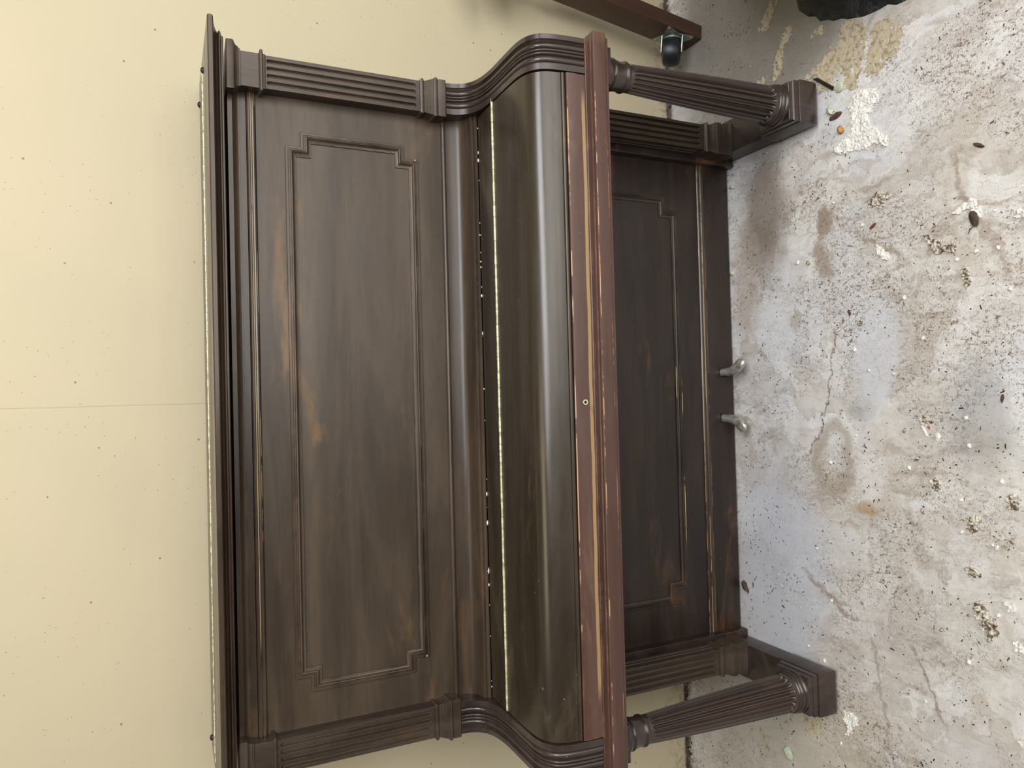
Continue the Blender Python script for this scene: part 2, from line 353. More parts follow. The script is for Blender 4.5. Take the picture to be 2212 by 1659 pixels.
def lathe(name, cx, cy, prof, mat, parent, n=48, flutes=None, angle=35):
    vs = []; fs = []; k = len(prof)
    for r, z in prof:
        for j in range(n):
            a = 2*math.pi*j/n; rr = r
            if flutes: rr = r-flutes(a, z, r)
            vs.append((cx+rr*math.cos(a), cy+rr*math.sin(a), z))
    for i in range(k-1):
        for j in range(n): fs.append([i*n+j, i*n+(j+1) % n, (i+1)*n+(j+1) % n, (i+1)*n+j])
    fs += [list(range(n)), list(range((k-1)*n, k*n))]
    return finish(name, loc_(vs), fs, mat, parent, angle)
def catmull(pts, per=6):
    P = [Vector(p) for p in pts]; out = []
    for i in range(len(P)-1):
        a = P[max(i-1, 0)]; b = P[i]; c = P[i+1]; d = P[min(i+2, len(P)-1)]
        for k in range(per):
            s = k/per; out.append(0.5*((2*b)+(c-a)*s+(2*a-5*b+4*c-d)*s*s+(3*b-a-3*c+d)*s**3))
    out.append(P[-1]); return out

# ------------------------------------------------------------------ setting
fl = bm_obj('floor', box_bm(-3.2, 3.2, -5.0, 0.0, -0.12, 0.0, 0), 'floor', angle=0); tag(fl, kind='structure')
wl = bm_obj('wall_back', box_bm(-3.2, 3.2, 0.0, 0.15, -0.12, 3.0, 0), 'wall', angle=0); tag(wl, kind='structure')

# ------------------------------------------------------------------ the piano
piano = bpy.data.objects.new('upright_piano', None); COL.objects.link(piano); piano.location = ORG
tag(piano, 'dark brown upright piano with fluted columns standing against the cream wall', 'piano')
XI, XO, YP = 0.6825, 0.7528, -0.3345

# carcass
for s in (-1, 1):
    box('side_panel', s*0.700, s*0.7515, -0.318, -0.045, 0.008, 1.372, 'woodz', piano)
box('back_panel', -0.70, 0.70, -0.075, -0.045, 0.02, 1.36, 'wood', piano)
box('top_rail', -0.70, 0.70, -0.29, -0.045, 1.335, 1.366, 'black', piano)

# lid
lid = ring('lid', -XO, XO, YP, -0.072, [(0, 1.3795), (.016, 1.3795), (.0175, 1.381), (.0175, 1.3835), (.021, 1.3842), (.0240, 1.3862), (.0242, 1.3878),
      (.022, 1.3900), (.020, 1.3908), (.0215, 1.3915), (.0235, 1.3935), (.0275, 1.396), (.034, 1.3982), (.0385, 1.399), (.0425, 1.3995), (.0448, 1.4015),
      (.0448, 1.4088), (.0430, 1.4108), (.030, 1.4113)], 'lidwood', piano, shear=0.0185, ys=-0.38)
hs = []; hf = []
def cyl_x(x0, x1, cy, cz, r, n=8):
    b = len(hs)
    for xx in (x0, x1):
        for j in range(n): hs.append((xx, cy+r*math.cos(2*math.pi*j/n), cz+r*math.sin(2*math.pi*j/n)))
    for j in range(n): hf.append([b+j, b+(j+1) % n, b+n+(j+1) % n, b+n+j])
    hf.extend([[b+j for j in range(n)], [b+n+j for j in range(n)]])
xx = -0.77; k = 0
while xx < 0.762:
    cyl_x(xx, xx+0.0178, -0.180+(0.0012 if k % 2 else -0.0012), 1.4149, 0.0021 if k % 2 else 0.0016); xx += 0.0184; k += 1
finish('hinge', loc_(hs), hf, 'brass', lid, 40)
for px, py, pz in ((0.752, -0.215, 1.4145), (0.74, -0.045, 1.4175), (-0.765, -0.06, 1.417)):
    bm = bmesh.new(); bmesh.ops.create_uvsphere(bm, u_segments=14, v_segments=8, radius=0.0075)
    for v in bm.verts: v.co = Vector((px, py, pz))+Vector((v.co.x, v.co.y, v.co.z*0.75))-ORG
    bm_obj('knob', bm, 'knob', lid)

# cornice, beads and upper panel
extr('cornice', [(-.312, 1.3735), (-.317, 1.3725), (-.317, 1.3635), (-.314, 1.3615), (-.309, 1.3585), (-.306, 1.3545), (-.305, 1.3515), (-.3035, 1.3512), (-.3035, 1.3485),
      (-.301, 1.348), (-.301, 1.3355), (-.28, 1.335), (-.28, 1.3735)], -.70, .70, 'wood', piano)
extr('cornice_bead', [(-.301, 1.3345), (-.3045, 1.3338), (-.3065, 1.3315), (-.3068, 1.3290), (-.3055, 1.3265), (-.3025, 1.3255), (-.3025, 1.3245), (-.305, 1.3235), (-.306, 1.321),
      (-.305, 1.3185), (-.302, 1.3172), (-.30, 1.315), (-.285, 1.315), (-.285, 1.3345)], -.70, .70, 'worn', piano, 25)
up = box('upper_panel', -.70, .70, -.300, -.275, .894, 1.3155, 'panel', piano, .0005, 1)
FP = [(0, 0), (.0002, .0042), (.0010, .0050), (.0050, .0052), (.0056, .0040), (.0064, .0040), (.0070, .0070), (.0088, .0074), (.0094, .0062), (.0102, .0062), (.0108, .0098), (.0124, .0108),
      (.0134, .0104), (.0142, .0086), (.0160, .0064), (.0184, .0050), (.0204, .0044), (.0206, .0036), (.0220, .0034), (.0222, 0)]
def notch(xa, xb, z0, z0n, z1n, z1):   # xa: half width of the long runs, xb: half width at the notched sides
    return [(-xa, z0), (xa, z0), (xa, z0n), (xb, z0n), (xb, z1n), (xa, z1n), (xa, z1), (-xa, z1), (-xa, z1n), (-xb, z1n), (-xb, z0n), (-xa, z0n)]
frame('panel_moulding', notch(.577, .609, .957, .990, 1.224, 1.2565), FP, -.300, 'wood', up)
for px in (.5735, -.5735):
    bm = bmesh.new(); bmesh.ops.create_uvsphere(bm, u_segments=12, v_segments=8, radius=.0028)
    for v in bm.verts: v.co += Vector((px, -.311, .9655))-ORG
    bm_obj('nail', bm, 'steel', up)
# bead, cove and lip under the panel
extr('panel_bead', [(-.298, .899), (-.303, .8985), (-.306, .8965), (-.3075, .8935), (-.3068, .8900), (-.304, .8875), (-.30, .887), (-.285, .887), (-.285, .899)], -.69, .69, 'wood', piano)
cv = catmull([(-.303, .888), (-.3035, .878), (-.3055, .868), (-.310, .858), (-.318, .850), (-.328, .8445), (-.338, .8415)], 5)
lip = [(-.340, .8415), (-.345, .8405), (-.3485, .8375), (-.3485, .8345), (-.347, .833), (-.350, .832), (-.3535, .829), (-.3535, .8255), (-.350, .823)]
extr('music_shelf', [(v.x, v.y) for v in cv]+lip+[(-.29, .823), (-.29, .888)], -.69, .69, 'wood', piano)

fr = random.Random(5); v0 = []; f0 = []
for k in range(26):
    px = fr.uniform(-.66, .67); q = .0008+.0022*fr.random()**3; ln = q*(1+2.5*fr.random()); b = len(v0)
    py, pz = -.3545+fr.uniform(-.001, .001), .8245
    v0 += [(px-ln, py, pz), (px, py-q, pz), (px+ln, py, pz), (px, py+q*.6, pz), (px, py-q*.2, pz+q*1.1)]
    f0 += [[b, b+1, b+4], [b+1, b+2, b+4], [b+2, b+3, b+4], [b+3, b, b+4]]
tag(finish('paint_flecks', loc_(v0), f0, 'plaster', piano, 0), 'white paint flecks caught in the crevice', kind='stuff')
# upper pilasters, capitals, collars, arms
PATH = catmull([(-.3435, .8965), (-.345, .880), (-.352, .862), (-.366, .8465), (-.389, .8355), (-.42, .8295), (-.46, .8268), (-.53, .8262), (-.575, .8248), (-.604, .8185), (-.6235, .806), (-.634, .789), (-.6395, .765), (-.643, .732), (-.645, .7015)], 5)
def armh(s):      # height across the arm's front, s from 0 (outer) to 1 (inner)
    def reed(a, b, lo, hi): 
        q = (s-(a+b)/2)/((b-a)/2); return lo+(hi-lo)*math.sqrt(max(0, 1-q*q))
    if s < .14 or s > .82: return 0.0
    if s < .195: return -.0045*math.sin(math.pi*(s-.14)/.055*0.5+0) if s < .1675 else -.0045+.0025*((s-.1675)/.0275)
    if s < .235: return -.0022-.0028*((s-.195)/.04)
    if s < .385: return reed(.225, .395, -.005, -.0004)
    if s < .48: return reed(.385, .48, -.0052, -.0010)
    if s < .575: return reed(.48, .575, -.0052, -.0010)
    if s < .60: return -.0050
    if s < .775: return reed(.59, .79, -.0052, -.0006)
    return -.0040+.0015*((s-.775)/.045)
for s in (-1, 1):
    pil = fluted('pilaster', s*XI, s*XO, YP, -.28, .955, 1.303, .966, 1.2945, 4, 'woodz', piano)
    ring('capital', s*XI, s*XO, YP, -.285, [(0, 1.296), (.0015, 1.2985), (.0015, 1.3015), (.006, 1.3025), (.008, 1.3045), (.008, 1.3075), (.006, 1.3092), (.0025, 1.3098), (.0012, 1.3115),
         (.0012, 1.3465), (.0042, 1.3472), (.0042, 1.3498), (.006, 1.3505), (.0068, 1.3535), (.0085, 1.3565), (.0118, 1.3590), (.0145, 1.3605), (.0155, 1.3625), (.0155, 1.3735), (.0140, 1.3752)], 'woodz', pil)
    ring('collar', s*XI, s*XO, YP, -.285, [(0, .9585), (.003, .9575), (.0048, .9545), (.0048, .9515), (.003, .949), (.001, .948), (.001, .9445), (.0026, .9440), (.0026, .9385), (.0044, .938), (.0044, .9325),
         (.006, .932), (.0062, .9275), (.0085, .9262), (.0100, .923), (.0096, .919), (.0075, .9168), (.006, .9165), (.0072, .9155), (.0078, .9135), (.0078, .8985), (.0068, .8968)], 'woodz', pil, angle=20)
    n = 96; vs_ = []; fs_ = []
    for i, pnt in enumerate(PATH):
        a = PATH[max(i-1, 0)]; b = PATH[min(i+1, len(PATH)-1)]; tg = (b-a).normalized(); nr = Vector((tg.y, -tg.x))
        for j in range(n+1):
            u = j/n; hgt = armh(u)*1.45; q = pnt+nr*hgt
            vs_.append((s*((XO+.001)-(XO+.001-XI+.0015)*u), q.x, q.y))
    k = len(PATH)
    for i in range(k-1):
        for j in range(n): fs_.append([i*(n+1)+j, i*(n+1)+j+1, (i+1)*(n+1)+j+1, (i+1)*(n+1)+j])
    b0 = len(vs_)
    for xx in (s*(XO+.001), s*(XI-.0015)): vs_ += [(xx, -.295, .8965), (xx, -.295, .7015)]
    fs_ += [[i*(n+1) for i in range(k)]+[b0+1, b0], [i*(n+1)+n for i in range(k)]+[b0+3, b0+2], list(range(n+1))+[b0+2, b0],
            [(k-1)*(n+1)+j for j in range(n+1)]+[b0+3, b0+1], [b0, b0+1, b0+3, b0+2]]
    finish('arm', loc_(vs_), fs_, 'columnwood', piano, 38)

# fallboard: fixed back strip, hinge, hinged lid with rounded front
extr('fallboard_back', [(-.356, .8240), (-.442, .8246), (-.442, .812), (-.356, .812)], -.678, .678, 'gloss', piano)
fpath = catmull([(-.4445, .8246), (-.49, .8248), (-.53, .8244), (-.572, .8224), (-.600, .8160), (-.6195, .803), (-.6300, .786), (-.6345, .769), (-.6368, .7570)], 6)
fb = extr('fallboard', [(v.x, v.y) for v in fpath]+[(-.6370, .7555), (-.6355, .7545), (-.6385, .7535), (-.6398, .7510), (-.6395, .748), (-.637, .7455), (-.60, .7455), (-.585, .80), (-.4445, .812)], -.678, .678, 'gloss', piano, 40)
hs.clear(); hf.clear(); xx = -.677; k = 0
while xx < .672:
    cyl_x(xx, xx+0.0262, -.4432, .8250, 0.0031 if k % 2 else 0.0028, 8); xx += 0.0268; k += 1
finish('hinge', loc_(hs), hf, 'brass', fb, 40)
# key slip with lock, key bed
ks = extr('key_slip', [(-.6385, .7432), (-.6400, .7422), (-.6408, .7400), (-.6412, .7002), (-.62, .7000), (-.62, .7432)], -.6795, .6795, 'red', piano, 30)
v0 = []; f0 = []
def tube(o_r, i_r, n=20):
    for r, y in ((o_r, -.6405), (o_r, -.6430), (i_r, -.6430), (i_r, -.632)):
        for j in range(n): v0.append((0.003+r*math.cos(2*math.pi*j/n), y, .7205+r*math.sin(2*math.pi*j/n)))
    for k in range(3):
        for j in range(n): f0.append([k*n+j, k*n+(j+1) % n, (k+1)*n+(j+1) % n, (k+1)*n+j])
tube(.0055, .0034); lk = finish('lock_ring', loc_(v0), f0, 'brass', ks, 30); tag(lk, 'small brass key lock ring')
v0 = [(0.003, -.6418, .7205)]+[(0.003+.0035*math.cos(2*math.pi*j/16), -.6418, .7205+.0035*math.sin(2*math.pi*j/16)) for j in range(16)]
v0 = v0+[(a, b+.002, c) for a, b, c in v0]
finish('keyhole', loc_(v0), [[1+j, 1+(j+1) % 16, 18+(j+1) % 16, 18+j] for j in range(16)]+[list(range(1, 17))], 'black', lk, 0)
kb = ring('key_bed', -.7545, .7545, -.6425, -.28, [(-.002, .7003), (0, .6996), (.001, .698), (.0005, .6962), (-.0015, .6952), (-.0018, .6930), (.001, .6918), (.0045, .6910), (.0062, .6896), (.0062, .6888), (.0068, .6884), (.0120, .6880), (.0138, .6868), (.0142, .6845), (.0142, .6600), (.0130, .6575), (.0100, .6552), (.0080, .6545), (.0072, .6480), (.006, .6470)][::-1], 'red', piano, angle=28)
box('key_bed_frame', -.748, .748, -.632, -.28, .636, .6475, 'lower', piano)

# front legs
CX, CY = .7285, -.5655
def flute_fn(a, z, r):
    n = 20; q = (a*n/(2*math.pi)) % 1.0 - .5; hw = .41
    z0, z1 = .1405, .5435; hz = .010
    dz = max(0, (z-(z1-hz))/hz, ((z0+hz)-z)/hz)
    rr = math.hypot(q/hw, dz)
    return 0.0085*(r/.045)*(1-rr*rr) if rr < 1 else 0.0
for s in (-1, 1):
    zz = [.130, .1395]+[.1405+.010*j/5 for j in range(6)]+[.16, .2, .25, .3, .35, .4, .45, .49, .52]+[.5335+.010*j/5 for j in range(6)]+[.5445, .553]
    def rad(z): u = (z-.13)/(.553-.13); return .0452-.0150*u-.0012*math.sin(math.pi*u)*-1.6
    colm = lathe('column', s*CX, CY, [(rad(z), z) for z in zz], 'columnwood', piano, 240, flute_fn, 50)
    lathe('column_capital', s*CX, CY, [(.0300, .551), (.0318, .553), (.0338, .5555), (.0345, .558), (.0338, .5608), (.0318, .5628), (.0312, .565), (.0318, .575), (.0330, .583), (.0350, .588), (.0362, .591), (.0358, .594),
          (.0342, .596), (.0345, .598), (.0375, .6015), (.0392, .606), (.0385, .6105), (.036, .612)], 'columnwood', colm, 64)
    ring('abacus', s*CX-.034, s*CX+.034, CY-.034, CY+.034, [(.004, .6115), (.006, .612), (.006, .6215), (.012, .623), (.014, .6245), (.014, .6362)], 'columnwood', colm)
    lathe('column_base', s*CX, CY, [(.046, .101), (.0500, .1022), (.0515, .1055), (.0512, .109), (.0492, .1118), (.0480, .1125), (.0485, .114), (.0498, .1165), (.0500, .119), (.0490, .1218), (.0475, .1232), (.0470, .1245), (.0478, .126), (.0478, .1285), (.0462, .1305), (.045, .131)], 'columnwood', colm, 72)
    toe = ring('toe_block', s*.6765, s*.7814, -.618, -.486, [(-.016, .0075), (-.009, .0090), (-.004, .0125), (-.001, .018), (0, .025), (0, .0725), (-.001, .0738)], 'columnwood', piano, angle=45)
    ring('plinth', s*.6785, s*.7790, -.6145, -.505, [(0, .0735), (0, .0885), (-.001, .0900), (-.0025, .0910), (-.004, .0950), (-.004, .1010), (-.005, .1020)], 'columnwood', toe)
    box('toe_rail', s*.683, s*.776, -.492, -.045, .0075, .0640, 'columnwood', piano, .003)
    lathe('glide', s*.729, -.575, [(.012, .0004), (.020, .0015), (.022, .006), (.022, .0095)], 'brass', toe, 24)
    # lower pilaster with inner return, batten and base mouldings
    lp = fluted('lower_pilaster', s*.684, s*.7528, -.352, -.30, .10, .652, .160, .70, 4, 'woodz', piano, .0096, .0078, .0115)
    inn = [(-.352, .100), (-.352, .652)]
    # return face flutes (two) cut into a thin strip facing the middle
    vs_ = []; fs_ = []
    ys_ = [-.352, -.3435, -.3415, -.3385, -.3355, -.3335, -.3285, -.3265, -.3235, -.3205, -.3185, -.310]
    dep = [0, 0, .0034, .0052, .0034, 0, 0, .0034, .0052, .0034, 0, 0]
    zs_ = [.10, .158, .162, .168, .652]; dm = [0, 0, .6, 1, 1]
    for zi, z in enumerate(zs_):
        for yi, y in enumerate(ys_): vs_.append((s*(.6825+dep[yi]*dm[zi]), y+.0002, z))
    m = len(ys_)
    for zi in range(4):
        for yi in range(m-1): fs_.append([zi*m+yi, zi*m+yi+1, (zi+1)*m+yi+1, (zi+1)*m+yi])
    b0 = len(vs_); vs_ += [(s*.690, -.3518, .10), (s*.690, -.31, .10), (s*.690, -.31, .652), (s*.690, -.3518, .652)]
    fs_ += [[b0, b0+1, b0+2, b0+3], [b0]+list(range(m))+[b0+1], [b0+3]+[4*m+j for j in range(m)]+[b0+2]]
    finish('pilaster_return', loc_(vs_), fs_, 'woodz', lp, 40)
    ring('pilaster_base', s*.683, s*.7535, -.352, -.305, [(0, .1520), (.003, .1512), (.0042, .1490), (.0030, .1468), (.0042, .1455), (.0055, .1430), (.0050, .1400), (.0015, .1385), (.0015, .1330), (.0022, .1290), (.0040, .1230), (.0068, .1175),
         (.0078, .1140), (.0060, .1120), (.0085, .1105), (.0085, .0965), (.0060, .0950), (.0060, .0905), (.0080, .0860), (.0085, .0800), (.0100, .0720), (.0130, .0660), (.0130, .0635)][::-1], 'woodz', lp, angle=25)
    box('stile', s*.664, s*.690, -.3045, -.25, .0075, .640, 'lower', piano, .002)

# lower panel, rail bead, base board, pedals
lw = box('lower_panel', -.672, .672, -.276, -.255, .121, .640, 'lower', piano, .0005, 1)
FP2 = [(d, h*.85) for d, h in FP]
frame('panel_moulding', notch(.528, .566, .193, .234, .535, .572), FP2, -.276, 'lower', lw)
extr('base_bead', [(-.275, .1225), (-.279, .1220), (-.2815, .1195), (-.2820, .1165), (-.2805, .1135), (-.278, .1125), (-.2795, .1115), (-.2822, .1090), (-.2828, .1050), (-.2815, .1010), (-.2785, .0985), (-.2775, .0960), (-.26, .0960), (-.26, .1225)], -.668, .668, 'worn', piano, 22)
bb = box('base_board', -.668, .668, -.279, -.262, .0100, .0965, 'lower', piano, .0012)
box('bottom_board', -.70, .70, -.265, -.045, .0080, .030, 'lower', piano)
for px, sg in ((.0715, 1), (-.0605, -1)):
    # slot in the base board
    box('pedal_slot', px-.0135, px+.0135, -.2796, -.2705, .030, .0600, 'black', bb, 0)
    cl = catmull([(0, -.262, .049), (0, -.290, .049), (.002, -.314, .0485), (.009, -.335, .0475), (.021, -.349, .0455), (.036, -.356, .043)], 5)
    wid = [.0110, .0115, .0130, .0150, .0160, .0150]; nseg = len(cl); vs_ = []; fs_ = []; nr = 14
    for i, c_ in enumerate(cl):
        u = i/(nseg-1)*(len(wid)-1); a = int(min(u, len(wid)-2)); ww = wid[a]+(wid[a+1]-wid[a])*(u-a)
        end = max(0, (i-(nseg-6))/5.0); ww *= math.sqrt(max(.03, 1-end**2*.93))
        p0 = cl[max(i-1, 0)]; p1 = cl[min(i+1, nseg-1)]; tg = (p1-p0); tg = Vector((tg[0], tg[1], 0)).normalized(); sd = Vector((tg.y, -tg.x, 0))
        for j in range(nr):
            an = 2*math.pi*j/nr; q = Vector((c_[0], c_[1], c_[2]))+sd*(ww*math.cos(an))+Vector((0, 0, .0095*math.sin(an)*(1-.45*end)))
            vs_.append((px+sg*q.x, q.y, q.z))
    for i in range(nseg-1):
        for j in range(nr): fs_.append([i*nr+j, i*nr+(j+1) % nr, (i+1)*nr+(j+1) % nr, (i+1)*nr+j])
    fs_ += [list(range(nr)), [(nseg-1)*nr+j for j in range(nr)]]
    tag(finish('pedal', loc_(vs_), fs_, 'nickel', piano, 60), 'worn nickel foot pedal')

# ------------------------------------------------------------------ wheeled dolly stood on end beside the piano
dol = bpy.data.objects.new('furniture_dolly', None); COL.objects.link(dol); dol.location = (1.118, -.135, 0.0)
dol.rotation_euler = (0, math.radians(8.5), 0)
tag(dol, 'reddish brown wooden dolly with swivel casters, stood on end beside the wall', 'dolly')
bm_obj('rail', box_bm(-.021, .021, -.045, .045, .003, .78, .002), 'dolly', dol)
bm_obj('cross_board', box_bm(.021, .043, -.045, .045, .40, .50, .002), 'dolly', dol)
for zc in (.074, .70):
    pl = []
    R_ = .006
    for ax, az in ((.038, .042), (-.038, .042), (-.038, -.042), (.038, -.042)):
        a0 = math.atan2(az, ax)
        for kx in range(-3, 4): pl.append((ax+R_*math.cos(a0+kx*.3), az+R_*math.sin(a0+kx*.3)))
        # waisted sides
        nx, nz_ = {(.038, .042): (0, .034), (-.038, .042): (-.031, 0), (-.038, -.042): (0, -.034), (.038, -.042): (.031, 0)}[(ax, az)]
        pl.append((nx, nz_))
    n = len(pl)
    vs_ = [(-.021, y, zc+z) for y, z in pl]+[(-.0245, y, zc+z) for y, z in pl]
    cp = finish('caster_plate', vs_, [[i, (i+1) % n, n+(i+1) % n, n+i] for i in range(n)]+[list(range(n)), list(range(n, 2*n))], 'steel', dol, 30)
    def xl(name, prof, mat, par, n=24):
        vs_ = []; fs_ = []
        for r, x in prof:
            for j in range(n): vs_.append((x, r*math.cos(2*math.pi*j/n), zc+r*math.sin(2*math.pi*j/n)))
        for i in range(len(prof)-1):
            for j in range(n): fs_.append([i*n+j, i*n+(j+1) % n, (i+1)*n+(j+1) % n, (i+1)*n+j])
        fs_ += [list(range(n)), [(len(prof)-1)*n+j for j in range(n)]]
        return finish(name, vs_, fs_, mat, par, 35)
    xl('swivel_ring', [(.024, -.0240), (.0245, -.027), (.022, -.0295), (.021, -.031), (.0225, -.0325), (.0215, -.036), (.016, -.038)], 'steel', cp)
    for hy, hz in ((.036, .040), (-.036, .040), (-.036, -.040), (.036, -.040)):
        bm = bmesh.new(); bmesh.ops.create_uvsphere(bm, u_segments=10, v_segments=6, radius=.0042)
        for v in bm.verts: v.co = Vector((-.0245+v.co.x*.5, hy+v.co.y, zc+hz+v.co.z))
        bm_obj('screw', bm, 'steel', cp)
    sw = lambda x, y, z: (x, y*.78+z*.63, zc-y*.63+z*.78)      # swivelled round the plate's axis
    xl('fork_crown', [(.032, -.029), (.0335, -.032), (.032, -.0345)], 'steel', cp)
    for sg in (-1, 1):          # fork cheeks
        outl = [(-.030, -.030), (-.030, .030), (-.052, .026), (-.074, .013), (-.078, 0), (-.074, -.013), (-.052, -.026)]
        n = len(outl); z0_, z1_ = sg*.0290, sg*.0318
        vs_ = [sw(x, y, z0_) for x, y in outl]+[sw(x, y, z1_) for x, y in outl]
        finish('fork', vs_, [[i, (i+1) % n, n+(i+1) % n, n+i] for i in range(n)]+[list(range(n)), list(range(n, 2*n))], 'steel', cp, 30)
    wp = [(.004, -.0265), (.030, -.0265), (.039, -.022), (.0425, -.010), (.0425, .010), (.039, .022), (.030, .0265), (.004, .0265)]; n = 28; vs_ = []; fs_ = []
    for r, zz_ in wp:
        for j in range(n): vs_.append(sw(-.066+r*math.cos(2*math.pi*j/n), r*math.sin(2*math.pi*j/n), zz_))
    for i in range(len(wp)-1):
        for j in range(n): fs_.append([i*n+j, i*n+(j+1) % n, (i+1)*n+(j+1) % n, (i+1)*n+j])
    fs_ += [list(range(n)), [(len(wp)-1)*n+j for j in range(n)]]
    finish('wheel', vs_, fs_, 'rubber', dol, 40)

# ------------------------------------------------------------------ crumpled black plastic at the right edge
bx, by = 1.285, -.875; n = 120; vs_ = []; fs_ = []
PR = [(.435, .0005), (.425, .006), (.405, .012), (.385, .022), (.375, .05), (.385, .10), (.392, .16), (.390, .22), (.378, .28), (.355, .34), (.322, .40), (.275, .45), (.215, .495), (.150, .53), (.090, .555), (.050, .575), (.036, .592), (.040, .610), (.062, .635), (.080, .665), (.060, .672), (.020, .640)]
for k, (rr_, zz_) in enumerate(PR):
    for j in range(n):
        a = 2*math.pi*j/n; dx, dy = math.cos(a), math.sin(a)
        q = Vector((dx*1.6, dy*1.6, 3.3+zz_*3)); q2 = Vector((dx*6, dy*6, zz_*5)); q3 = Vector((dx*14, dy*14, zz_*9))
        f = 1+.09*noise.noise(q)+.05*abs(noise.noise(q2))+.022*abs(noise.noise(q3))-.03
        if zz_ > .42: f += .10*noise.noise(Vector((dx*7, dy*7, 9)))         # pleats gathered at the tied neck
        z = zz_+(.016*noise.noise(q2)+.008*noise.noise(q3) if .03 < zz_ < .6 else 0)
        if k in (1, 2, 3): z += .006*abs(noise.noise(q3*1.5))
        vs_.append((dx*rr_*f, dy*rr_*f, z))
for k in range(len(PR)-1):
    for j in range(n): fs_.append([k*n+j, k*n+(j+1) % n, (k+1)*n+(j+1) % n, (k+1)*n+j])
fs_ += [list(range(n)), [(len(PR)-1)*n+j for j in range(n)]]
bag = finish('plastic_bag', vs_, fs_, 'plastic', None, 50, (bx, by, 0))
tag(bag, 'crumpled black plastic bag on the floor right of the piano', 'bag')

# ------------------------------------------------------------------ things lying on the floor
def inside(pt, poly):
    x, y = pt; r = False; j = len(poly)-1
    for i in range(len(poly)):
        xi, yi = poly[i]; xj, yj = poly[j]
        if (yi > y) != (yj > y) and x < (xj-xi)*(y-yi)/(yj-yi)+xi: r = not r
        j = i
    return r
def patch(name, poly, mat, h, rough, label, cat, group=None, cell=.0032, holes=0.0, jag=.006):
    cx = sum(p[0] for p in poly)/len(poly); cy = sum(p[1] for p in poly)/len(poly)
    x0 = min(p[0] for p in poly)-.01; x1 = max(p[0] for p in poly)+.01; y0 = min(p[1] for p in poly)-.01; y1 = max(p[1] for p in poly)+.01
    nx = max(4, int((x1-x0)/cell)); ny = max(4, int((y1-y0)/cell)); keep = set()
    for i in range(nx):
        for j in range(ny):
            px = x0+(i+.5)*cell; py = y0+(j+.5)*cell
            qx = px+jag*noise.noise(Vector((px*110, py*110, 1))); qy = py+jag*noise.noise(Vector((px*110, py*110, 7)))
            if inside((qx, qy), poly) and not (holes and noise.noise(Vector((px*75, py*75, 4))) > .62-holes): keep.add((i, j))
    vid = {}; vs_ = []; fs_ = []
    def V(i, j, top):
        if (i, j, top) not in vid:
            px = x0+i*cell; py = y0+j*cell
            jx = cell*.45*noise.noise(Vector((px*400, py*400, 2))); jy = cell*.45*noise.noise(Vector((px*400, py*400, 8)))
            z = 0.0002
            if top: z = max(.0006, h*(.55+.45*noise.noise(Vector((px*60, py*60, 3)))) + rough*noise.noise(Vector((px*230, py*230, 5))))
            vid[(i, j, top)] = len(vs_); vs_.append((px+jx-cx, py+jy-cy, z))
        return vid[(i, j, top)]
    for i, j in keep:
        fs_.append([V(i, j, 1), V(i+1, j, 1), V(i+1, j+1, 1), V(i, j+1, 1)])
        for (a, b, c_, d_, nb) in ((i, j, i+1, j, (i, j-1)), (i+1, j, i+1, j+1, (i+1, j)), (i+1, j+1, i, j+1, (i, j+1)), (i, j+1, i, j, (i-1, j))):
            if nb not in keep: fs_.append([V(a, b, 1), V(c_, d_, 1), V(c_, d_, 0), V(a, b, 0)])
    if not fs_: return None
    o = finish(name, vs_, fs_, mat, None, 25, (cx, cy, 0)); tag(o, label, cat, group); return o
GP = 'plaster clumps on the floor'; GT = 'tan paint patches stuck to the floor'
